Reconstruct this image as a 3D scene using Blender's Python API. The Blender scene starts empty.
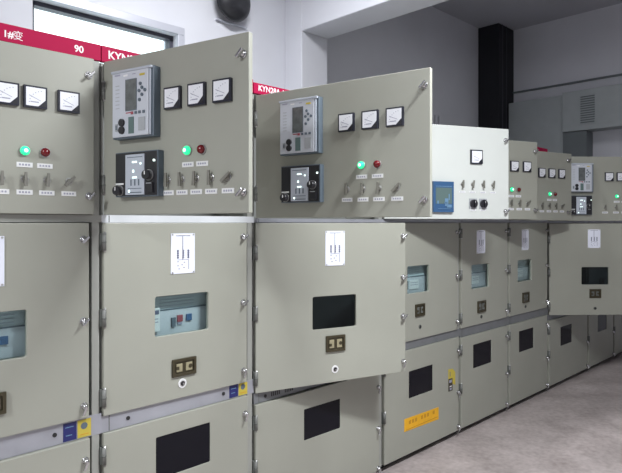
import bpy, bmesh, math, random
from mathutils import Matrix, Vector
random.seed(7)
R = math.radians
C = bpy.context.scene.collection
SC = bpy.context.scene

# ------------------------------------------------------------------ camera
cam_d = bpy.data.cameras.new('camera'); cam = bpy.data.objects.new('camera', cam_d); C.objects.link(cam)
cam.location = (0, 0, 1.58); cam.rotation_euler = (R(90), 0, 0)
cam_d.sensor_width = 36; cam_d.lens = 570 / 622 * 36; cam_d.shift_y = -13.5 / 622
cam_d.clip_start = 0.02
SC.camera = cam
SC.view_settings.view_transform = 'Standard'; SC.view_settings.look = 'None'
SC.view_settings.gamma = 1; SC.view_settings.use_curve_mapping = False
SC.view_settings.exposure = 0.0

# ------------------------------------------------------------------ row frame: s along the row, b behind the row's front plane
PHI = math.atan2(579, 570); DR = 2.2674
rx, ry = math.sin(PHI), math.cos(PHI); nx, ny = -ry, rx
ROT = math.atan2(ry, rx)
def W(s, b, z=0.0): return (s * rx + (DR + b) * nx, s * ry + (DR + b) * ny, z)

# ------------------------------------------------------------------ world and lights
w = bpy.data.worlds.new('sky'); SC.world = w; w.use_nodes = True
bgn = w.node_tree.nodes['Background']; bgn.inputs[0].default_value = (0.93, 0.96, 1.0, 1); bgn.inputs[1].default_value = 3.0

def area(name, s, b, z, sx, sy, power, col=(0.95, 0.97, 1.0), tilt=(0, 0)):
    d = bpy.data.lights.new(name, 'AREA'); d.shape = 'RECTANGLE'; d.size = sx; d.size_y = sy; d.energy = power; d.color = col
    o = bpy.data.objects.new(name, d); C.objects.link(o); o.location = W(s, b, z)
    o.rotation_euler = (tilt[0], tilt[1], ROT)
    return o
LAMPS = [(-2.3, -1.3, 160, 3.3), (-0.4, -3.2, 14, 3.6), (2.1, -1.9, 142, 3.25), (2.4, 0.6, 95, 4.3), (6.3, 0.0, 15, 4.3)]  # near-end, behind-cabinet and beyond-beam lamps are unseen fills added to brighten doors and walls
for (s_, b_, p_, z_) in LAMPS:
    area('aisle_or_fill_light', s_, b_, z_, 0.9, 0.16, p_)

# ------------------------------------------------------------------ materials
def mat(name, col, rough=0.5, metal=0.0, noise=0.0, nscale=6.0, bump=0.0, bscale=300.0, spec=0.5, emit=None, es=0.0, coat=0.0):
    m = bpy.data.materials.new(name); m.use_nodes = True; nt = m.node_tree
    p = nt.nodes['Principled BSDF']
    p.inputs['Base Color'].default_value = (*col, 1); p.inputs['Roughness'].default_value = rough
    p.inputs['Metallic'].default_value = metal; p.inputs['Specular IOR Level'].default_value = spec
    p.inputs['Coat Weight'].default_value = coat
    if emit: p.inputs['Emission Color'].default_value = (*emit, 1); p.inputs['Emission Strength'].default_value = es
    tc = nt.nodes.new('ShaderNodeTexCoord')
    if noise:
        n = nt.nodes.new('ShaderNodeTexNoise'); n.inputs['Scale'].default_value = nscale; n.inputs['Detail'].default_value = 5
        nt.links.new(tc.outputs['Object'], n.inputs['Vector'])
        r = nt.nodes.new('ShaderNodeMapRange'); r.inputs[1].default_value = 0.3; r.inputs[2].default_value = 0.7
        r.inputs[3].default_value = 1 - noise; r.inputs[4].default_value = 1 + noise
        nt.links.new(n.outputs['Fac'], r.inputs[0])
        mx = nt.nodes.new('ShaderNodeVectorMath'); mx.operation = 'SCALE'; mx.inputs[0].default_value = col
        nt.links.new(r.outputs[0], mx.inputs['Scale']); nt.links.new(mx.outputs[0], p.inputs['Base Color'])
    if bump:
        n2 = nt.nodes.new('ShaderNodeTexNoise'); n2.inputs['Scale'].default_value = bscale
        nt.links.new(tc.outputs['Object'], n2.inputs['Vector'])
        b = nt.nodes.new('ShaderNodeBump'); b.inputs['Strength'].default_value = bump; b.inputs['Distance'].default_value = 0.001
        nt.links.new(n2.outputs['Fac'], b.inputs['Height']); nt.links.new(b.outputs[0], p.inputs['Normal'])
    return m
def glass(name, tint, gloss=0.08, alpha=1.0):
    m = bpy.data.materials.new(name); m.use_nodes = True; nt = m.node_tree
    for n in list(nt.nodes): nt.nodes.remove(n)
    o = nt.nodes.new('ShaderNodeOutputMaterial'); t = nt.nodes.new('ShaderNodeBsdfTransparent'); g = nt.nodes.new('ShaderNodeBsdfGlossy')
    t.inputs[0].default_value = (*tint, 1); g.inputs['Roughness'].default_value = 0.05
    lw = nt.nodes.new('ShaderNodeLayerWeight'); lw.inputs[0].default_value = 0.5
    pw = nt.nodes.new('ShaderNodeMath'); pw.operation = 'POWER'; pw.inputs[1].default_value = 5; nt.links.new(lw.outputs['Facing'], pw.inputs[0])
    f = nt.nodes.new('ShaderNodeMath'); f.operation = 'MULTIPLY_ADD'; f.inputs[1].default_value = 0.9; f.inputs[2].default_value = 0.03; nt.links.new(pw.outputs[0], f.inputs[0])
    mx = nt.nodes.new('ShaderNodeMixShader')
    nt.links.new(f.outputs[0], mx.inputs[0]); nt.links.new(t.outputs[0], mx.inputs[1]); nt.links.new(g.outputs[0], mx.inputs[2]); nt.links.new(mx.outputs[0], o.inputs[0])
    return m
M = {
 'paint': mat('grey_beige_powder_coat', (0.33, 0.336, 0.288), 0.42, noise=0.03, nscale=3, bump=0.12, bscale=500),
 'white': mat('white_powder_coat', (0.60, 0.63, 0.60), 0.4, noise=0.015, bump=0.1, bscale=500),
 'body': mat('cabinet_sheet_paint', (0.33, 0.338, 0.31), 0.5, noise=0.04),
 'hinge': mat('dull_hinge_steel', (0.17, 0.175, 0.165), 0.55, metal=0.3),
 'alu': mat('bright_aluminium_rail', (0.74, 0.77, 0.80), 0.4, metal=0.3, noise=0.06, nscale=9),
 'railgrey': mat('grey_rail', (0.20, 0.21, 0.22), 0.5, metal=0.3, noise=0.08, nscale=9),
 'inner': mat('cabinet_inner_sheet', (0.20, 0.21, 0.20), 0.6, noise=0.05),
 'galv': mat('galvanised_rail', (0.37, 0.38, 0.42), 0.45, metal=0.3, noise=0.08, nscale=9),
 'dark': mat('dark_gap', (0.02, 0.02, 0.02), 0.7),
 'seam': mat('seam_steel', (0.12, 0.13, 0.12), 0.6),
 'chrome': mat('chrome', (0.55, 0.55, 0.56), 0.22, metal=1.0),
 'steel': mat('brushed_steel', (0.5, 0.5, 0.5), 0.35, metal=0.9),
 'brass': mat('dull_brass', (0.26, 0.255, 0.225), 0.4, metal=0.6),
 'black': mat('black_plastic', (0.018, 0.018, 0.022), 0.35),
 'navy': mat('meter_bezel', (0.015, 0.017, 0.03), 0.3),
 'dial': mat('meter_dial', (0.78, 0.80, 0.84), 0.3),
 'ink': mat('print_ink', (0.12, 0.13, 0.2), 0.6),
 'inkg': mat('grey_print', (0.33, 0.34, 0.42), 0.6),
 'tag': mat('white_tag', (0.75, 0.76, 0.76), 0.4),
 'plate': mat('white_label_plate', (0.80, 0.83, 0.93), 0.3),
 'relay': mat('relay_grey', (0.44, 0.48, 0.54), 0.4, noise=0.03),
 'relayface': mat('relay_face', (0.52, 0.55, 0.60), 0.35),
 'relayd': mat('relay_dark_side', (0.10, 0.13, 0.16), 0.4),
 'screen': mat('lcd_screen', (0.10, 0.11, 0.11), 0.2, noise=0.25, nscale=40),
 'rgreen': mat('relay_green_strip', (0.10, 0.155, 0.15), 0.4),
 'rstrip': mat('relay_grey_strip', (0.36, 0.38, 0.40), 0.4),
 'yellow': mat('yellow_mark', (0.52, 0.42, 0.06), 0.5),
 'orange': mat('yellow_orange_sign', (0.80, 0.42, 0.015), 0.5, noise=0.05, nscale=20),
 'orangeink': mat('orange_print', (0.55, 0.26, 0.01), 0.5),
 'blue': mat('blue_sticker', (0.015, 0.02, 0.13), 0.4),
 'bluedev': mat('blue_relay_body', (0.035, 0.10, 0.22), 0.4),
 'bluelt': mat('blue_relay_print', (0.14, 0.26, 0.40), 0.4),
 'redled': mat('red_lens', (0.14, 0.004, 0.008), 0.2),
 'redm': mat('red_mark', (0.32, 0.07, 0.09), 0.4),
 'green': mat('green_lens_lit', (0.05, 0.8, 0.4), 0.2, emit=(0.01, 0.75, 0.25), es=1.0),
 'greenc': mat('green_lamp_centre', (0.7, 1, 0.9), 0.2, emit=(0.5, 1.0, 0.75), es=1.6),
 'led': mat('lit_led', (0.8, 0.95, 0.9), 0.3, emit=(0.8, 1.0, 0.95), es=1.3),
 'strip': mat('crimson_header', (0.43, 0.008, 0.065), 0.55, noise=0.03, spec=0.12),
 'text': mat('white_lettering', (0.9, 0.85, 0.86), 0.5),
 'bronze': mat('bronze_bezel', (0.06, 0.05, 0.028), 0.35, metal=0.3),
 'straw': mat('straw_indicator', (0.30, 0.27, 0.17), 0.4),
 'breaker': mat('breaker_face', (0.60, 0.67, 0.69), 0.5, noise=0.04),
 'breaker2': mat('breaker_lower_face', (0.56, 0.58, 0.62), 0.5, noise=0.04),
 'clear': glass('clear_glass', (0.86, 0.92, 0.92)),
 'tinted': glass('smoked_glass', (0.30, 0.36, 0.38)),
 'dark_glass': mat('black_glass', (0.008, 0.008, 0.012), 0.06, spec=0.12),
 'smoke': mat('breaker_dark_face', (0.05, 0.06, 0.065), 0.4, noise=0.1),
 'wall': mat('white_plaster', (0.69, 0.695, 0.745), 0.85, noise=0.03, nscale=2, bump=0.3, bscale=60),
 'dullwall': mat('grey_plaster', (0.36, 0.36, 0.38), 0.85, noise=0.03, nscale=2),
 'ceil': mat('ceiling_plaster', (0.50, 0.50, 0.55), 0.9, noise=0.03, nscale=2),
 'frame': mat('window_frame_aluminium', (0.55, 0.56, 0.62), 0.4, metal=0.3),
 'framed': mat('window_gasket', (0.05, 0.05, 0.07), 0.5),
 'duct': mat('black_cable_duct', (0.007, 0.007, 0.012), 0.6, noise=0.2, nscale=5),
 'busbox': mat('grey_green_box', (0.40, 0.43, 0.44), 0.5, noise=0.04),
 'louvre': mat('louvre_grey', (0.16, 0.18, 0.19), 0.5),
 'conduit': mat('conduit_pvc', (0.6, 0.6, 0.64), 0.5),
 'lampw': mat('lamp_diffuser', (0.9, 0.9, 0.9), 0.5, emit=(0.95, 0.97, 1), es=3),
}
# floor: mottled, polished terrazzo
def floor_mat():
    m = bpy.data.materials.new('worn_terrazzo'); m.use_nodes = True; nt = m.node_tree; p = nt.nodes['Principled BSDF']
    tc = nt.nodes.new('ShaderNodeTexCoord')
    n1 = nt.nodes.new('ShaderNodeTexNoise'); n1.inputs['Scale'].default_value = 3.2; n1.inputs['Detail'].default_value = 8; n1.inputs['Roughness'].default_value = 0.65
    n2 = nt.nodes.new('ShaderNodeTexNoise'); n2.inputs['Scale'].default_value = 28; n2.inputs['Detail'].default_value = 4
    for n in (n1, n2): nt.links.new(tc.outputs['Object'], n.inputs['Vector'])
    cr = nt.nodes.new('ShaderNodeValToRGB'); cr.color_ramp.elements[0].position = 0.35; cr.color_ramp.elements[1].position = 0.68
    cr.color_ramp.elements[0].color = (0.275, 0.235, 0.225, 1); cr.color_ramp.elements[1].color = (0.52, 0.462, 0.45, 1)
    mx = nt.nodes.new('ShaderNodeMath'); mx.operation = 'MULTIPLY_ADD'; mx.inputs[1].default_value = 0.35; 
    nt.links.new(n2.outputs['Fac'], mx.inputs[0]); 
    m2 = nt.nodes.new('ShaderNodeMath'); m2.operation = 'MULTIPLY'; m2.inputs[1].default_value = 0.68; nt.links.new(n1.outputs['Fac'], m2.inputs[0]); nt.links.new(m2.outputs[0], mx.inputs[2])
    nt.links.new(mx.outputs[0], cr.inputs[0]); nt.links.new(cr.outputs[0], p.inputs['Base Color'])
    p.inputs['Roughness'].default_value = 0.38
    return m
M['floor'] = floor_mat()

# ------------------------------------------------------------------ mesh builder
class MB:
    def __init__(s): s.bm = bmesh.new(); s.mats = []
    def mi(s, m):
        if m not in s.mats: s.mats.append(m)
        return s.mats.index(m)
    def box(s, x0, x1, y0, y1, z0, z1, m='paint'):
        i = s.mi(m); v = [s.bm.verts.new((x, y, z)) for x in (x0, x1) for y in (y0, y1) for z in (z0, z1)]
        for f in ((0,1,3,2), (4,6,7,5), (0,4,5,1), (2,3,7,6), (0,2,6,4), (1,5,7,3)):
            fc = s.bm.faces.new([v[k] for k in f]); fc.material_index = i
        return s
    def prism(s, pts, y0, y1, m='paint'):      # polygon in x,z extruded from y0 to y1
        i = s.mi(m); a = [s.bm.verts.new((x, y0, z)) for x, z in pts]; b = [s.bm.verts.new((x, y1, z)) for x, z in pts]
        n = len(pts); fs = [s.bm.faces.new(a), s.bm.faces.new(b[::-1])]
        for k in range(n): fs.append(s.bm.faces.new((a[k], b[k], b[(k+1) % n], a[(k+1) % n])))
        for f in fs: f.material_index = i
        return s
    def cyl(s, cx, cz, r, y0, y1, m='chrome', n=20, r2=None):   # axis along y
        i = s.mi(m); r2 = r if r2 is None else r2
        a = [s.bm.verts.new((cx + r*math.cos(2*math.pi*k/n), y0, cz + r*math.sin(2*math.pi*k/n))) for k in range(n)]
        b = [s.bm.verts.new((cx + r2*math.cos(2*math.pi*k/n), y1, cz + r2*math.sin(2*math.pi*k/n))) for k in range(n)]
        fs = [s.bm.faces.new(a), s.bm.faces.new(b[::-1])]
        for k in range(n):
            f = s.bm.faces.new((a[k], b[k], b[(k+1) % n], a[(k+1) % n])); f.smooth = True; f.material_index = i
        for f in fs: f.material_index = i
        return s
    def vcyl(s, cx, cy, r, z0, z1, m='steel', n=14):            # axis along z
        i = s.mi(m)
        a = [s.bm.verts.new((cx + r*math.cos(2*math.pi*k/n), cy + r*math.sin(2*math.pi*k/n), z0)) for k in range(n)]
        b = [s.bm.verts.new((cx + r*math.cos(2*math.pi*k/n), cy + r*math.sin(2*math.pi*k/n), z1)) for k in range(n)]
        fs = [s.bm.faces.new(a[::-1]), s.bm.faces.new(b)]
        for k in range(n):
            f = s.bm.faces.new((a[k], a[(k+1) % n], b[(k+1) % n], b[k])); f.smooth = True; f.material_index = i
        for f in fs: f.material_index = i
        return s
    def dome(s, cx, cz, r, y0, h, m, n=20, rings=5):            # dome bulging towards -y from y0
        i = s.mi(m); prev = None
        for j in range(rings):
            t = math.pi/2 * j / rings; rr = r*math.cos(t); yy = y0 - h*math.sin(t)
            ring = [s.bm.verts.new((cx + rr*math.cos(2*math.pi*k/n), yy, cz + rr*math.sin(2*math.pi*k/n))) for k in range(n)]
            if prev:
                for k in range(n):
                    f = s.bm.faces.new((prev[k], prev[(k+1) % n], ring[(k+1) % n], ring[k])); f.smooth = True; f.material_index = i
            else:
                f = s.bm.faces.new(ring[::-1]); f.material_index = i
            prev = ring
        tip = s.bm.verts.new((cx, y0-h, cz))
        for k in range(n):
            f = s.bm.faces.new((prev[k], prev[(k+1) % n], tip)); f.smooth = True; f.material_index = i
        return s
    def plate(s, x0, x1, z0, z1, y0, y1, hole, rad=0.012, m='paint'):   # plate with a rounded rectangular hole
        i = s.mi(m); hx0, hx1, hz0, hz1 = hole; N = 4
        cs = [((hx1-rad, hz1-rad), 0, (x1, z1)), ((hx0+rad, hz1-rad), 90, (x0, z1)), ((hx0+rad, hz0+rad), 180, (x0, z0)), ((hx1-rad, hz0+rad), 270, (x1, z0))]
        def layer(y):
            out = []; inn = []
            for (c, a, o) in cs:
                out.append(s.bm.verts.new((o[0], y, o[1])))
                inn.append([s.bm.verts.new((c[0]+rad*math.cos(R(a+90*k/N)), y, c[1]+rad*math.sin(R(a+90*k/N)))) for k in range(N+1)])
            return out, inn
        o0, i0 = layer(y0); o1, i1 = layer(y1); fs = []
        for (o, n_) in ((o0, i0), (o1, i1)):
            for k in range(4):
                k2 = (k+1) % 4
                for j in range(N): fs.append(s.bm.faces.new((o[k], n_[k][j], n_[k][j+1])))
                fs.append(s.bm.faces.new((o[k], n_[k][N], n_[k2][0], o[k2])))
        for k in range(4):
            k2 = (k+1) % 4; fs.append(s.bm.faces.new((o0[k], o1[k], o1[k2], o0[k2])))
            for j in range(N): fs.append(s.bm.faces.new((i0[k][j], i0[k][j+1], i1[k][j+1], i1[k][j])))
            fs.append(s.bm.faces.new((i0[k][N], i0[k2][0], i1[k2][0], i1[k][N])))
        for f in fs: f.material_index = i
        return s
    def build(s, name, parent=None, loc=(0,0,0), rotz=0.0, bevel=0.0, label=None, rot=None):
        bmesh.ops.recalc_face_normals(s.bm, faces=s.bm.faces)
        me = bpy.data.meshes.new(name); s.bm.to_mesh(me); s.bm.free()
        for m in s.mats: me.materials.append(M[m])
        o = bpy.data.objects.new(name, me); C.objects.link(o); o.location = loc; o.rotation_euler = rot if rot else (0, 0, rotz)
        if parent: o.parent = parent
        if bevel:
            b = o.modifiers.new('bevel', 'BEVEL'); b.width = bevel; b.segments = 2; b.limit_method = 'ANGLE'; b.angle_limit = R(50); b.use_clamp_overlap = True
        if label: o['label'] = label
        return o
def tag(o, label, cat, group=None):
    o['label'] = label; o['category'] = cat
    if group: o['group'] = group
    return o
def struct(o): o['kind'] = 'structure'; return o
def empty(name, loc, rotz=0.0, parent=None):
    o = bpy.data.objects.new(name, None); C.objects.link(o); o.location = loc; o.rotation_euler = (0, 0, rotz); o.empty_display_size = 0.1
    if parent: o.parent = parent
    return o
def text(name, body, parent, loc, size, m='text', rot=(R(90), 0, 0), align='LEFT', bold=0.0):
    cu = bpy.data.curves.new(name, 'FONT'); cu.body = body; cu.size = size; cu.extrude = 0.0006; cu.align_x = align; cu.offset = bold
    t = bpy.data.objects.new(name, cu); C.objects.link(t); bpy.context.view_layer.update()
    me = bpy.data.meshes.new_from_object(t.evaluated_get(bpy.context.evaluated_depsgraph_get()))
    bpy.data.objects.remove(t); me.materials.clear(); me.materials.append(M[m])
    o = bpy.data.objects.new(name, me); C.objects.link(o); o.location = loc; o.rotation_euler = rot; o.parent = parent
    return o

# ------------------------------------------------------------------ room (built in row coordinates)
room = dict(loc=W(0, 0), rotz=ROT)
S0, S1, B0, B1, ZC = -3.2, 8.7, -4.2, 2.3, 4.66
struct(MB().box(S0-.2, S1+.2, B0-.2, B1+.2, -.1, 0, 'floor').build('floor', **room))
struct(MB().box(S0-.2, S1+.2, B0-.2, B1+.2, ZC, ZC+.15, 'ceil').build('ceiling', **room))
WIN = (1.53, 2.78, 1.95, 3.30)
mbw = MB().plate(S0-.2, S1+.2, 0, ZC, B1, B1+.24, WIN, 0.005, 'wall'); struct(mbw.build('wall_back', **room))
struct(MB().box(S1, S1+.2, B0, B1, 0, ZC, 'wall').build('wall_end', **room))
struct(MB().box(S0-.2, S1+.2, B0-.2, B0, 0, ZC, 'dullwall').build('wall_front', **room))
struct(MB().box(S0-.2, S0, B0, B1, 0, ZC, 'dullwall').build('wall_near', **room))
struct(MB().box(4.10, 4.49, 2.035, B1, 0, ZC, 'wall').build('wall_column', bevel=.01, **room))
struct(MB().box(4.10, 4.49, B0, 2.035, 3.583, ZC, 'wall').build('ceiling_beam', bevel=.01, **room))
struct(MB().box(8.655, S1, -2.0, 1.95, 3.645, 3.665, 'louvre').build('trim_1', **room))
struct(MB().box(S0, S1, B1-.015, B1, 0, .1, 'louvre').build('baseboard_back', **room))
# window
wf = MB()
a, b, c, d = WIN
yb = B1 + .07
for (x0, x1, z0, z1) in ((a, b, d-.035, d), (a, b, c, c+.035), (a, a+.035, c, d), (b-.035, b, c, d)): wf.box(x0, x1, yb, yb+.08, z0, z1, 'framed')
wn = struct(wf.build('window_1', **room))
tr = MB()
for (x0, x1, z0, z1) in ((a-.07, b+.07, d, d+.07), (a-.07, b+.07, c-.07, c), (b, b+.07, c, d)): tr.box(x0, x1, B1-.02, B1, z0, z1, 'frame')
tr.build('window_trim', wn, bevel=.004)
MB().box(a+.035, b-.035, yb+.03, yb+.036, c+.035, d-.035, 'clear').build('window_glass', wn)

# ------------------------------------------------------------------ small fittings, each built once per door
def knob(par, x, z, name='lock_knob'):
    m = MB(); m.cyl(x, z, .015, -.006, 0, 'chrome').dome(x, z, .011, -.006, .010, 'chrome', 16, 4); m.prism([(x-.016, z-.012), (x-.008, z-.016), (x+.016, z+.008), (x+.010, z+.015)], -.030, -.014, 'chrome')
    return m.build(name, par, bevel=.0015)
def lever(par, x, z):
    m = MB(); m.cyl(x, z, .014, -.006, 0, 'chrome').dome(x, z, .012, -.006, .018, 'chrome', 16, 4)
    m.prism([(x-.003, z+.004), (x+.007, z-.002), (x-.008, z-.034), (x-.016, z-.032)], -.026, -.016, 'chrome')
    return m.build('lock_lever', par, bevel=.0015)
def hinge(par, x, z, h=.07):
    m = MB().vcyl(x-.003, .0, .0095, z-h/2, z+h/2, 'hinge').vcyl(x-.003, 0, .0100, z-.004, z+.004, 'seam').box(x-.016, x+.016, .003, .02, z-h/2, z+h/2, 'seam').vcyl(x, 0, .006, z-h/2-.006, z+h/2+.006, 'steel')
    return m.build('hinge', par)
def meter(par, x, z, s=.081):
    h = s/2; m = MB(); m.box(x-h, x+h, -.013, 0, z-h, z+h, 'navy')
    k = h*.84; q = h*.62
    m.prism([(x-k, z-k), (x+k-q, z-k), (x+k, z-k+q), (x+k, z+k), (x-k, z+k)], -.0145, -.013, 'dial')
    m.prism([(x+k-q*.75, z-k*1.0), (x+k, z-k*1.0), (x+k, z-k+q*.75)], -.0145, -.013, 'black')
    # scale arc and needle
    cx, cz, rr = x+k-.008, z-k+.008, k*1.45
    for t in range(7):
        an = R(98+t*12.5); px, pz = cx+rr*math.cos(an), cz+rr*math.sin(an)
        m.box(px-.0016, px+.0016, -.0152, -.0145, pz-.0016, pz+.0016, 'inkg')
    m.box(x-k*.55, x+k*.3, -.0152, -.0145, z-k*.62, z-k*.5, 'inkg')
    m.prism([(x-k*.7, z+k*.10), (x-k*.68, z+k*.17), (x+k*.5, z-k*.35), (x+k*.48, z-k*.40)], -.0152, -.0145, 'inkg')
    return m.build('panel_meter', par, bevel=.001)
def lamp(par, x, z, lit):
    m = MB(); m.cyl(x, z, .019, -.006, 0, 'steel' if not lit else 'steel')
    if lit: m.dome(x, z, .017, -.006, .016, 'green'); m.dome(x, z, .010, -.0145, .009, 'greenc', 14, 3)
    else: m.dome(x, z, .017, -.006, .016, 'redled')
    return m.build('green_lamp' if lit else 'red_lamp', par, label='lit green indicator lamp' if lit else 'unlit dark red indicator lamp')
def nametag(par, x, z, wd=.055, hh=.018):
    m = MB().box(x-wd/2, x+wd/2, -.002, 0, z-hh/2, z+hh/2, 'tag')
    for k in range(4): m.box(x-wd*.36+k*wd*.19, x-wd*.36+k*wd*.19+wd*.12, -.0026, -.002, z-hh*.18, z+hh*.2, 'inkg')
    return m.build('name_tag', par)
def switch(par, x, z, ang, m_='brass'):
    m = MB().cyl(x, z, .0135, -.004, 0, 'steel').cyl(x, z, .0095, -.012, -.004, m_)
    c_, s_ = math.cos(R(ang)), math.sin(R(ang)); L, T = .026, .0062
    pts = [(x+u*c_-v*s_, z+u*s_+v*c_) for u, v in ((-L,-T), (L,-T*.7), (L,T*.7), (-L,T))]
    m.prism(pts, -.020, -.012, m_)
    return m.build('selector_switch', par, bevel=.001)
def black_knob(par, x, z):
    m = MB().box(x-.031, x+.031, -.004, 0, z-.034, z+.034, 'rstrip').cyl(x, z, .027, -.02, -.004, 'black').box(x-.004, x+.004, -.03, -.02, z-.02, z+.02, 'black').box(x-.0012, x+.0012, -.031, -.03, z+.004, z+.018, 'tag')
    return m.build('rotary_knob', par, bevel=.001)
def frame_of(cab, ox, oz, ang):       # transform of a spot on a hinged door, relative to the cabinet
    def f(u, v): return (ox + u*math.cos(ang), -.025 + u*math.sin(ang), oz + v)
    return f
def relay(cab, f, ang, u0, u1, v0, v1):
    r = empty('protection_relay', f(u0, v0), ang, cab); w_, h_ = u1-u0, v1-v0
    X = lambda t: t*w_
    Z = lambda t: t*h_
    m = MB().box(0, w_, -.035, 0, 0, h_, 'relayd').box(.004, w_-.022, -.042, -.035, .006, h_-.006, 'relayface').box(w_-.02, w_-.012, -.040, -.035, .006, h_-.006, 'relay').box(0, w_-.004, -.046, -.035, h_-.01, h_, 'relay')
    m.build('housing', r, bevel=.002)
    MB().box(X(.36), X(.62), -.044, -.042, Z(.40), Z(.84), 'screen').box(X(.35), X(.63), -.0435, -.042, Z(.39), Z(.85), 'relayd').build('screen', r)
    for (kx, kz) in ((.72, .76), (.69, .66), (.76, .70), (.83, .66), (.76, .60), (.70, .53)):
        MB().cyl(X(kx), Z(kz), .0065, -.046, -.042, 'relayd', 10).build('key', r)
    for kz in (.12, .23): MB().cyl(X(.27), Z(kz), .0145, -.050, -.042, 'black', 16).build('port', r)
    MB().box(X(.10), X(.16), -.045, -.042, Z(.11), Z(.22), 'rstrip').box(X(.115), X(.145), -.0455, -.045, Z(.13), Z(.20), 'relayd').build('switch', r)
    MB().box(X(.43), X(.56), -.044, -.042, Z(.06), Z(.30), 'rgreen').build('green_cover', r, label='dark green strip')
    MB().box(X(.67), X(.83), -.044, -.042, Z(.09), Z(.28), 'rstrip').build('grey_cover', r)
    for k, kx in enumerate((.49, .58, .67, .77)):
        MB().box(X(kx), X(kx)+.012, -.0445, -.042, Z(.335), Z(.375), 'relayd' if k else 'redm').build('button', r)
    MB().box(X(.70), X(.82), -.0435, -.042, Z(.875), Z(.905), 'yellow').build('yellow_mark', r, label='small yellow label')
    m = MB()
    for k in range(7): m.box(X(.10), X(.20), -.0426, -.042, Z(.44+.055*k), Z(.452+.055*k), 'rstrip')
    m.build('printed_scale', r)
    for (a_, b_, c_, d_, mm) in ((.08, .22, .92, .945, 'inkg'), (.36, .52, .355, .372, 'redm'), (.30, .40, .90, .925, 'tag'), (.52, .60, .91, .925, 'inkg')):
        MB().box(X(a_), X(b_), -.0426, -.042, Z(c_), Z(d_), mm).build('printed_mark', r)
    return r
def display(cab, f, ang, u0, u1, v0, v1):
    r = empty('control_display', f(u0, v0), ang, cab); w_, h_ = u1-u0, v1-v0
    X = lambda t: t*w_
    Z = lambda t: t*h_
    MB().box(0, w_, -.03, 0, 0, h_, 'relayd').box(.004, w_-.004, -.034, -.03, .004, h_-.004, 'black').build('housing', r, bevel=.002)
    m = MB().box(X(.28), X(.72), -.038, -.034, Z(.04), Z(.93), 'relay')
    for k in range(3): m.box(X(.40+.09*k), X(.43+.09*k), -.0386, -.038, Z(.24), Z(.38), 'relayd')
    m.box(X(.32), X(.68), -.0386, -.038, Z(.86), Z(.875), 'relayd'); m.box(X(.34), X(.66), -.0386, -.038, Z(.08), Z(.10), 'relayd'); m.box(X(.34), X(.66), -.0386, -.038, Z(.17), Z(.185), 'relayd')
    m.build('mimic_panel', r)
    for (x, z_, a_, b_) in ((.50, .76, .030, .006), (.64, .72, .009, .007), (.47, .56, .010, .010), (.50, .42, .028, .006), (.37, .12, .009, .010), (.94, .77, .008, .008)):
        MB().box(X(x)-a_*.4, X(x)+a_*.4, -.040, -.038 if x < .8 else -.034, Z(z_)-b_*.5, Z(z_)+b_*.5, 'led').build('lit_segment', r, label='lit white green indicator')
    for (x, z_) in ((.82, .46), (.13, .14)):
        MB().cyl(X(x), Z(z_), .021, -.038, -.034, 'steel').cyl(X(x), Z(z_), .0165, -.058, -.038, 'black', 18, .019).box(X(x)-.002, X(x)+.002, -.0595, -.058, Z(z_), Z(z_)+.014, 'tag').build('rotary_knob', r)
    MB().box(X(.76), X(.92), -.042, -.034, Z(.08), Z(.30), 'black').box(X(.78), X(.90), -.043, -.042, Z(.27), Z(.29), 'rstrip').build('keypad', r, bevel=.001)
    MB().box(X(.03), X(.22), -.0355, -.034, Z(.27), Z(.31), 'tag').build('name_tag', r)
    return r
def position_indicator(par, x0, x1, z0, z1, bright=True):
    m = MB().plate(x0, x1, z0, z1, -.010, 0, (x0+.012, x1-.012, z0+.012, z1-.012), .006, 'bronze').box(x0+.01, x1-.01, -.003, -.001, z0+.01, z1-.01, 'bronze')
    xm = (x0+x1)/2; a_ = 'straw' if bright else 'seam'
    m.box(x0+.02, xm-.010, -.0065, -.003, z0+.02, z1-.022, a_); m.box(xm+.008, x1-.02, -.0065, -.003, z0+.02, z1-.022, a_)
    m.box(x0+.018, x0+.034, -.0085, -.0065, z0+.03, z0+.045, 'bronze'); m.cyl((xm+x1)/2, (z0+z1)/2, .010, -.0085, -.0065, 'bronze', 12)
    return m.build('position_indicator', par, bevel=.001)
def crank_hole(par, x, z, ring=True):
    if not ring: return MB().cyl(x, z, .014, -.004, 0, 'seam').cyl(x, z, .010, -.005, -.004, 'black').build('crank_hole', par)
    return MB().cyl(x, z, .021, -.003, 0, 'tag').cyl(x, z, .013, -.005, -.003, 'steel').cyl(x, z, .010, -.0055, -.005, 'black').box(x-.001, x+.006, -.008, -.0055, z-.006, z+.002, 'steel').build('crank_hole', par)
def mimic_label(par, x0, x1, z0, z1):
    m = MB().box(x0, x1, -.003, 0, z0, z1, 'plate'); w_, h_ = x1-x0, z1-z0
    X = lambda t: x0+t*w_
    Z = lambda t: z0+t*h_
    y = (-.0036, -.003)
    m.box(X(.2), X(.8), *y, Z(.935), Z(.95), 'ink'); m.box(X(.46), X(.50), *y, Z(.34), Z(.93), 'inkg')
    for cx in (.28, .50, .72):
        for k in range(4): m.cyl(X(cx), Z(.40+k*.055), w_*.045, *y, 'ink', 8)
    m.box(X(.26), X(.74), *y, Z(.335), Z(.35), 'inkg'); m.box(X(.72), X(.75), *y, Z(.10), Z(.33), 'inkg')
    for (a_, b_) in ((.25, .30), (.3, .12), (.42, .22), (.52, .28), (.5, .15), (.25, .2)): m.box(X(a_), X(a_+.07), *y, Z(b_-.015), Z(b_+.01), 'inkg')
    for cx in (.06, .94):
        for cz in (.03, .97): m.cyl(X(cx), Z(cz), .004, -.005, -.003, 'steel', 8)
    return m.build('diagram_plate', par, label='white plate with a one-line wiring diagram')

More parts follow.
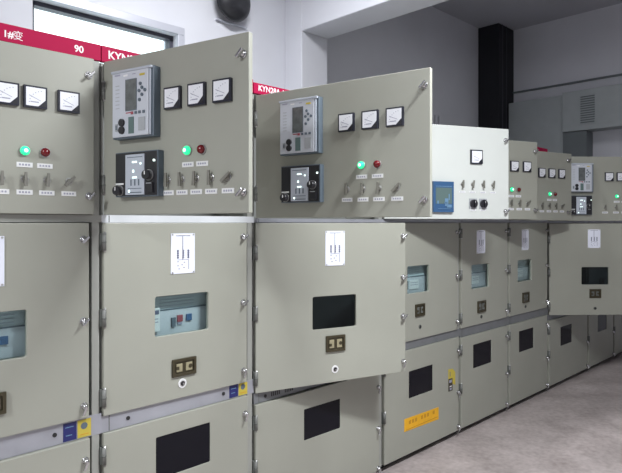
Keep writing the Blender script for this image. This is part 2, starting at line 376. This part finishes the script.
# ------------------------------------------------------------------ cabinet
T = .022
def rail(cab, W_, z0, z1, name, m='galv', holes=(), vents=()):
    q = MB().box(.0, W_, -.014, .03, z0, z1, m)
    q.box(.03, .034, -.0148, -.014, z0+.002, z1-.002, 'seam')
    for v in vents: q.box(v, v+.007, -.0148, -.014, z0+.016, z1-.016, 'dark')
    o = q.build(name, cab)
    for h in holes: MB().cyl(h, (z0+z1)/2, .0085, -.017, -.014, 'dark', 12).build('screw', o)
    return o
def cabinet(s, Wc, label, idx, top=2.235, midz=.793, lowz=.72, stripe=True, body='body', depth=1.45):
    cab = empty('switchgear_cabinet', W(s, 0), ROT); tag(cab, label, 'electrical cabinet', 'switchgear cabinets in a row')
    m = MB(); t = .004; e = .0015
    m.box(e, .004, 0, depth, .04, top, body).box(Wc-.004, Wc-e, 0, depth, .04, top, body)       # side sheets
    m.box(e, Wc-e, depth-.004, depth, .04, top, body).box(e, Wc-e, 0, depth, top-.004, top, body).box(e, Wc-e, 0, depth, .04, .045, body)
    for z_ in (lowz-.01 if False else midz-.03, 1.597): m.box(.004, Wc-.004, .03, depth-.01, z_, z_+.004, 'inner')  # shelves between the compartments
    m.box(.004, Wc-.004, .30, .304, 1.60, top-.004, 'inner')                                     # back plate of the instrument compartment
    m.box(Wc-.040, Wc-.010, -.012, .02, .04, top, body)                                             # right-hand post
    m.box(e, .012, 0, .02, .04, top, body)
    m.build('carcass', cab)
    MB().box(e, Wc-e, .03, depth-.02, 0, .04, 'dark').build('plinth', cab)
    return cab
def lower_door(cab, Wd, z1, ang, win, knobs, z0=.045):
    d_ = MB().plate(0, Wd, 0, z1-z0, 0, T, (win[0], win[1], win[2]-z0, win[3]-z0), .006).build('cable_door', cab, (.004, -.025, z0), -R(ang), bevel=.0025)
    m = MB().box(win[0]-.004, win[1]+.004, .004, .010, win[2]-z0-.004, win[3]-z0+.004, 'dark_glass').build('window_pane', d_, label='black glass window')
    for (x, z_) in knobs: lever(d_, x, z_-z0)
    for z_ in (z1-z0-.09, .3): hinge(d_, .004, z_)
    return d_
def mid_door(cab, Wd, z0, z1, ang, win, lab, ctr, hole, knobs, pane='clear', brk=True, ring=True, x0=.004):
    d_ = MB().plate(0, Wd, 0, z1-z0, 0, T, win, .010).build('breaker_door', cab, (x0, -.025, z0), -R(ang), bevel=.0025)
    MB().box(win[0]-.006, win[1]+.006, T*.5, T*.5+.004, win[2]-.006, win[3]+.006, pane).build('window_pane', d_)
    if lab: mimic_label(d_, *lab)
    position_indicator(d_, *ctr, bright=brk)
    crank_hole(d_, *hole, ring=ring)
    for (x, z_) in knobs: (lever if z_ < .1 else knob)(d_, x, z_)
    for z_ in (.71, .40, .075): hinge(d_, .004, z_)
    return d_
def instr_door(cab, Wd, z0, z1, ang, m_='paint', x0=.004, hp=None):
    d_ = MB().box(0, Wd, 0, T, 0, z1-z0, m_).build('instrument_door', cab, (x0, -.025, z0), -R(ang), bevel=.003)
    f = frame_of(cab, x0, z0, -R(ang))
    for z_ in (.12, z1-z0-.12): hinge(d_, .004, z_)
    return d_, f
def header(cab, Wc, words, z0=2.240, z1=2.305):
    h = MB().box(.002, Wc-.002, -.012, .012, z0, z1, 'strip').build('header_strip', cab, bevel=.001)
    for (body, x, size) in words: text('header_lettering', body, h, (x, -.0122, z0+.017), size, bold=0.0 if ord(body[0]) > 255 else .0009)
    return h
def breaker(s, Wc, label, u0, u1, zc, tagside=True):
    b = empty('circuit_breaker', W(s, -.024, .80), ROT); tag(b, label, 'circuit breaker', 'circuit breakers behind the door windows')
    MB().box(.07, Wc-.09, .06, .45, .0, .70, 'breaker').build('housing', b, bevel=.004)
    m = MB().box(u0-.03, u1+.05, .052, .06, zc-.10, zc+.012, 'breaker2').box(u0-.03, u1+.05, .050, .052, zc+.010, zc+.016, 'relayd')
    for k in range(4): m.box(u0+.07, u1-.02, .056, .06, zc+.028+k*.014, zc+.031+k*.014, 'relay')
    m.build('front_plate', b)
    if tagside: MB().box(u0+.005, u0+.058, .034, .052, zc-.075, zc+.028, 'tag').box(u0+.010, u0+.053, .032, .034, zc+.0, zc+.018, 'ink').box(u0+.012, u0+.05, .0325, .034, zc-.022, zc-.018, 'inkg').box(u0+.012, u0+.05, .0325, .034, zc-.036, zc-.032, 'inkg').build('counter_tag', b, label='white tag with a dark display')
    if not tagside:
        MB().box(u0+.02, u0+.085, .040, .052, zc-.075, zc-.005, 'breaker').box(u0+.026, u0+.079, .038, .040, zc-.068, zc-.012, 'railgrey').build('meter_block', b)
        MB().box(u0+.105, u0+.21, .046, .052, zc-.072, zc-.012, 'tag').box(u0+.112, u0+.20, .045, .046, zc-.03, zc-.026, 'inkg').box(u0+.112, u0+.20, .045, .046, zc-.045, zc-.041, 'inkg').build('rating_plate', b)
        return b
    MB().box(u0+.125, u0+.145, .044, .052, zc-.068, zc-.026, 'relayd').build('indicator_slot', b)
    MB().box(u0+.155, u0+.182, .044, .052, zc-.048, zc-.018, 'redm').box(u0+.158, u0+.180, .046, .052, zc-.062, zc-.05, 'inkg').build('push_button', b, label='reddish square button')
    MB().box(u0+.203, u0+.230, .044, .052, zc-.048, zc-.018, 'bluedev').build('push_button', b, label='blue square button')
    return b

K3 = lambda x: ((x, .72), (x, .397), (x+.003, .062))
def sticker(par, x, z0, z1):
    MB().box(x, x+.052, -.0155, -.014, z0, z1, 'blue').box(x+.010, x+.034, -.0161, -.0155, z0+.02, z0+.023, 'bluelt').box(x+.008, x+.04, -.0161, -.0155, z1-.018, z1-.015, 'bluelt').build('blue_sticker', par, label='dark blue sticker')
    xs = x+.056
    MB().box(xs, xs+.054, -.0155, -.014, z0, z1, 'yellow').cyl(xs+.026, (z0+z1)/2+.010, .014, -.0161, -.0155, 'relayd', 10).box(xs+.010, xs+.044, -.0161, -.0155, z0+.010, z0+.013, 'orangeink').build('yellow_sticker', par, label='yellow warning sticker')

MET_A = (.405, .527, .649); SW_A = (.368, .439, .510, .582, .662)
def instruments(d_, mets=MET_A, mv=.432, lamps=(.480, .551), sws=SW_A, kx=.73, top=.55):
    for x in mets: meter(d_, x, mv)
    lamp(d_, lamps[0], .231, True); lamp(d_, lamps[1], .231, False)
    for x in lamps: nametag(d_, x, .180)
    for k, x in enumerate(sws):
        switch(d_, x, .127, (88, 92, 85, 90, 40)[k % 5] if len(sws) == 5 else (88, 90, 86, 45)[k]); nametag(d_, x, .079)
    knob(d_, kx, top, 'panel_lock'); knob(d_, kx, .072, 'panel_lock')

ST = {1: .221, 2: 1.021, 3: 1.813, 4: 2.855, 5: 3.775, 6: 4.545, 7: 5.34, 8: 6.345, 9: 7.145}
WD = {k: ST.get(k+1, 7.945) - ST[k] for k in ST}
LOWK = lambda x: ((x, .640), (x, .33), (x, .08))

# cabinet 1 : nearest, cut by the frame
c = cabinet(ST[1], WD[1], 'nearest cabinet, cut by the left edge, doors shut, red header reading 90', 1)
d_, f = instr_door(c, .752, 1.614, 2.233, 1.5)
instruments(d_, mets=(.432, .529, .650), lamps=(.494, .565), sws=(.415, .494, .572, .653))
mid_door(c, .738, .807, 1.580, .4, (.23, .505, .278, .453), (.306, .428, .546, .726), (.311, .433, .088, .166), (.364, .051), ((.714, .708), (.714, .385), (.717, .050)))
lower_door(c, .742, .722, .5, (.235, .515, .46, .645), LOWK(.722))
rr = rail(c, WD[1], .724, .806, 'lower_rail', holes=(.12, .614)); sticker(rr, .646, .728, .798)
rail(c, WD[1], 1.583, 1.612, 'upper_rail', 'body')
header(c, WD[1], (('1#', .432, .034), ('变', .466, .036), ('90', .690, .037)))
# cabinet 2
c = cabinet(ST[2], WD[2], 'second cabinet from the left, instrument door swung wide open, middle door shut', 2)
d_, f = instr_door(c, .732, 1.614, 2.235, 75)
instruments(d_, (.386, .504, .621), .430, (.456, .524), (.358, .427, .496, .566, .642), .708, .546)
relay(c, f, -R(75), .097, .318, .292, .556); display(c, f, -R(75), .105, .335, .067, .240)
mid_door(c, .730, .793, 1.580, .6, (.23, .504, .29, .465), (.306, .428, .56, .74), (.311, .433, .10, .178), (.364, .065), K3(.704))
lower_door(c, .738, .722, .4, (.235, .515, .46, .645), LOWK(.718))
rr = rail(c, WD[2], .724, .792, 'lower_rail', holes=(.115, .605)); sticker(rr, .640, .728, .787)
rail(c, WD[2], 1.5815, 1.6125, 'upper_rail', 'alu')
header(c, WD[2], (('KYN28A-12', .028, .046),))
# cabinet 3 : wide
c = cabinet(ST[3], WD[3], 'third cabinet from the left, wide, both instrument door and middle door standing open', 3, top=2.235, midz=.72, lowz=.656)
d_, f = instr_door(c, .933, 1.605, 2.222, 79)
instruments(d_, (.535, .656, .775), .427, (.610, .689), (.536, .617, .696, .783), .907, .545)
relay(c, f, -R(79), .182, .405, .298, .558); display(c, f, -R(79), .184, .410, .071, .246)
mid_door(c, .932, .72, 1.580, 17, (.324, .595, .291, .467), (.400, .520, .630, .817), (.403, .521, .166, .253), (.460, .069), ((.912, .785), (.912, .548), (.912, .322), (.914, .062)), 'tinted')
lower_door(c, .965, .660, 1.2, (.332, .616, .395, .565), ((.950, .566), (.950, .312), (.950, .065)))
rr = rail(c, WD[3], .664, .718, 'lower_rail', 'railgrey', holes=(.075,), vents=[.115+.013*k for k in range(5)]+[.21+.013*k for k in range(5)])
rail(c, WD[3], 1.583, 1.603, 'upper_rail')
header(c, WD[3], (('KYN28A-12', .03, .040),), 2.238, 2.292)
# cabinet 4 : white instrument door
c = cabinet(ST[4], WD[4], 'cabinet with the bright white instrument door and a yellow sign low down', 4, top=2.225)
d_, f = instr_door(c, .955, 1.606, 2.226, 24.7, 'white')
bd = MB().box(.345, .500, -.02, 0, .045, .246, 'bluedev').box(.362, .484, -.022, -.02, .10, .205, 'rgreen').box(.362, .484, -.0225, -.02, .212, .216, 'bluelt')
bd.build('blue_relay', d_, bevel=.002, label='blue relay with a dark screen')
m = MB()
for (x0, x1, z0, z1) in ((.425, .45, .10, .112), (.445, .48, .075, .095), (.458, .466, .125, .165), (.372, .382, .10, .12), (.378, .475, .066, .069), (.43, .455, .085, .135)): m.box(x0, x1, -.024, -.022, z0, z1, 'bluelt')
m.build('relay_keys', d_)
meter(d_, .686, .418, .094)
for k, x in enumerate((.578, .658, .742, .822)): switch(d_, x, .234, (88, 80, 90, 84)[k]); nametag(d_, x, .181, .05, .012)
for x in (.662, .742): black_knob(d_, x, .104); nametag(d_, x, .060, .05, .010)
knob(d_, .925, .542, 'panel_lock'); knob(d_, .925, .055, 'panel_lock')
mid_door(c, .870, .793, 1.580, 0, (.245, .500, .315, .498), None, (.330, .438, .155, .238), (.388, .082), K3(.850), brk=False, ring=False)
ld = lower_door(c, .885, .735, 0, (.262, .544, .412, .592), LOWK(.868))
m = MB().prism([(.215-.006, .16), (.615, .147), (.615, .232), (.215-.006, .243)], -.0015, 0, 'orange')
for k in range(9): m.box(.26+.035*k, .283+.035*k, -.0021, -.0015, .198, .222, 'orangeink') if k % 4 != 3 else None
m.box(.23, .60, -.0021, -.0015, .165, .170, 'orangeink'); m.build('warning_banner', ld, label='yellow orange warning sign')
m = MB().prism([(.742, .39), (.835, .345), (.835, .44), (.80, .47), (.742, .475)], -.0015, 0, 'yellow').box(.742, .795, -.003, -.0015, .315, .405, 'bronze').box(.750, .786, -.0036, -.003, .375, .395, 'inkg').box(.755, .785, -.0036, -.003, .345, .352, 'tag').box(.757, .783, -.0036, -.003, .322, .338, 'inkg').box(.76, .768, -.0021, -.0015, .42, .455, 'ink')
m.build('warning_tag', ld, label='small yellow and dark caution tag')
rail(c, WD[4], .737, .792, 'lower_rail', 'railgrey')
rail(c, WD[4], 1.583, 1.604, 'upper_rail')
# cabinets 5, 6
for k, lab, ang in ((5, 'beige cabinet immediately right of the one with the white instrument door', 20.5), (6, 'narrow cabinet just left of the far cabinet whose middle door stands open', 16.5)):
    c = cabinet(ST[k], WD[k], lab, k, top=2.21)
    top = 2.225 if k == 5 else 2.205
    d_, f = instr_door(c, WD[k]-.015, 1.614 - (.004 if k == 5 else .01), top, ang)
    instruments(d_, mets=(.384, .511, .640), mv=.414, lamps=(.485, .556), sws=(.39, .48, .565, .65), kx=.725, top=.54)
    relay(c, f, -R(ang), .045, .285, .290, .560); display(c, f, -R(ang), .050, .290, .068, .24)
    mid_door(c, WD[k]-.045, .793, 1.580, 0, (.150, .424, .28, .465), (.225, .355, .55, .73), (.235, .36, .09, .18), (.295, .055), K3(WD[k]-.072), brk=False, ring=False)
    lower_door(c, WD[k]-.045, .722, 0, (.175, .46, .463, .645), LOWK(WD[k]-.065))
    rail(c, WD[k], .724, .792, 'lower_rail', 'railgrey'); rail(c, WD[k], 1.583, 1.612, 'upper_rail')
    header(c, WD[k], (('KYN28A-12', .03, .040),), 2.212, 2.275)
# cabinet 7 : wide, middle door open
c = cabinet(ST[7], WD[7], 'wide cabinet near the right edge, its two upper doors swung open to the viewer', 7, midz=.72, top=2.19)
d_, f = instr_door(c, .972, 1.600, 2.205, 42)
instruments(d_, (.572, .686, .800), .415, (.648, .722), (.535, .641, .722, .811), .94, .546)
relay(c, f, -R(42), .180, .405, .268, .538); display(c, f, -R(42), .182, .395, .056, .236)
mid_door(c, .945, .715, 1.575, 42, (.310, .570, .285, .450), (.370, .490, .630, .805), (.385, .495, .160, .243), (.440, .062), ((.925, .785), (.925, .548), (.925, .062)), 'tinted', brk=False, ring=False)
lower_door(c, .96, .660, 0, (.262, .545, .385, .570), LOWK(.94))
rail(c, WD[7], .664, .712, 'lower_rail', 'railgrey'); rail(c, WD[7], 1.58, 1.598, 'upper_rail');
for k, lab in ((8, 'shaded cabinet behind the open doors at the right edge'), (9, 'farthest cabinet of the row, mostly cut off by the right edge')):
    c = cabinet(ST[k], WD[k], lab, k, top=2.19)
    d_, f = instr_door(c, WD[k]-.03, 1.614, 2.185, 0); instruments(d_)
    mid_door(c, WD[k]-.045, .793, 1.580, 0, (.23, .504, .29, .465), (.306, .428, .56, .74), (.311, .433, .10, .178), (.364, .065), K3(.722))
    lower_door(c, WD[k]-.045, .722, 0, (.26, .545, .385, .570), LOWK(.735))
    rail(c, WD[k], .724, .792, 'lower_rail', 'railgrey'); rail(c, WD[k], 1.583, 1.612, 'upper_rail')
# breakers seen through the clear windows
for k, u0, u1, zc, lab in ((1, .23, .505, .38, 'pale green breaker behind the window at the left edge of the picture'),
                     (2, .22, .49, .375, 'breaker with white tag and red button, seen through the large window of the second cabinet'),
                     (4, .235, .49, .40, 'pale green breaker behind the window below the white instrument door'),
                     (5, .14, .42, .375, 'breaker behind the window of the cabinet right of the white instrument door'),
                     (6, .14, .42, .375, 'breaker behind the small window beside the far open middle door')):
    breaker(ST[k], WD[k], lab, u0, u1, zc, k < 4)

# ------------------------------------------------------------------ things on the walls
o = MB().box(8.2, 8.697, 1.95, 2.297, 0.002, 4.655, 'duct').box(8.30, 8.32, 1.94, 1.95, 0, 4.655, 'framed').box(8.43, 8.45, 1.94, 1.95, 0, 4.655, 'framed').build('cable_duct', bevel=.01, **room)
tag(o, 'tall black duct rising to the ceiling in the far corner', 'duct')
t = empty('tall_cabinet', W(8.5, 1.53), ROT)
tag(t, 'tall grey cabinet against the far right wall, left of the louvred box', 'cabinet')
MB().box(-.02, .199, -.44, .40, 0, 3.455, 'busbox').build('body', t, bevel=.006)
MB().box(-.028, -.02, -.41, .37, .1, 3.42, 'busbox').build('door', t, bevel=.003)
t = empty('louvred_box', W(8.5, .40, 2.90), ROT)
tag(t, 'grey louvred box mounted high on the far right wall', 'ventilation box')
MB().box(-.06, .199, -.60, .685, 0, .575, 'busbox').build('body', t, bevel=.006)
m = MB().box(-.066, -.06, .22, .44, .08, .50, 'busbox')
for k in range(12): m.box(-.074, -.066, .235, .425, .10+.033*k, .115+.033*k, 'louvre')
m.build('louvre', t)
o = MB().box(8.45, 8.69, .75, 1.08, 0, 2.89, 'louvre').build('dark_gap_box', **room); tag(o, 'narrow dark box in place of the shaded gap below the louvred box', 'cabinet')  # dark box stands in for the shade of an open gap
for s_ in (6.975, 7.06):
    o = MB().vcyl(s_, 2.285, .012, 0, 3.12, 'conduit').build('wall_conduit', **room); tag(o, 'thin pale conduit on the shaded back wall, %s of the pair' % ('left' if s_ < 7 else 'right'), 'pipe', 'conduits on the back wall')
# black rounded fixture above the second door
t = empty('wall_fixture', W(3.34, 2.3, 3.73), ROT)
tag(t, 'black rounded fixture high on the white wall above the open instrument door', 'wall lamp')
m = MB(); m.dome(0, 0, .20, -.10, .10, 'black', 28, 7); m.cyl(0, 0, .2, -.10, -.04, 'black', 28, .15)
m.build('shell', t); MB().cyl(0, 0, .05, -.04, 0, 'black').build('wall_mount', t)
o = MB().box(3.20, 3.56, 2.262, 2.298, 3.535, 3.548, 'frame').build('wall_trunking', **room); tag(o, 'thin grey ledge under the black rounded wall fixture', 'ledge')

# housings of the aisle lamps and the added fill lamps (above the frame)
for k, (s_, b_, p_, z_) in enumerate(LAMPS):
    t = empty('aisle_or_fill_lamp', W(s_, b_, z_+.02), ROT)
    tag(t, ('added fill lamp over the near end of the aisle, farthest from the beam', 'strip lamp over the aisle beside the front wall', 'strip lamp over the aisle, nearest the open cabinet doors', 'fill lamp added behind the cabinets to brighten the back wall', 'fill lamp added beyond the beam to brighten the far walls, behind the cabinets')[k], 'lamp', 'ceiling strip lamps')
    MB().box(-.62, .62, -.14, .14, 0, .05, 'tag').build('housing', t, bevel=.004)
    for x in (-.5, .5): MB().vcyl(x, 0, .006, .05, ZC-z_-.02, 'steel').build('hanging_rod', t)
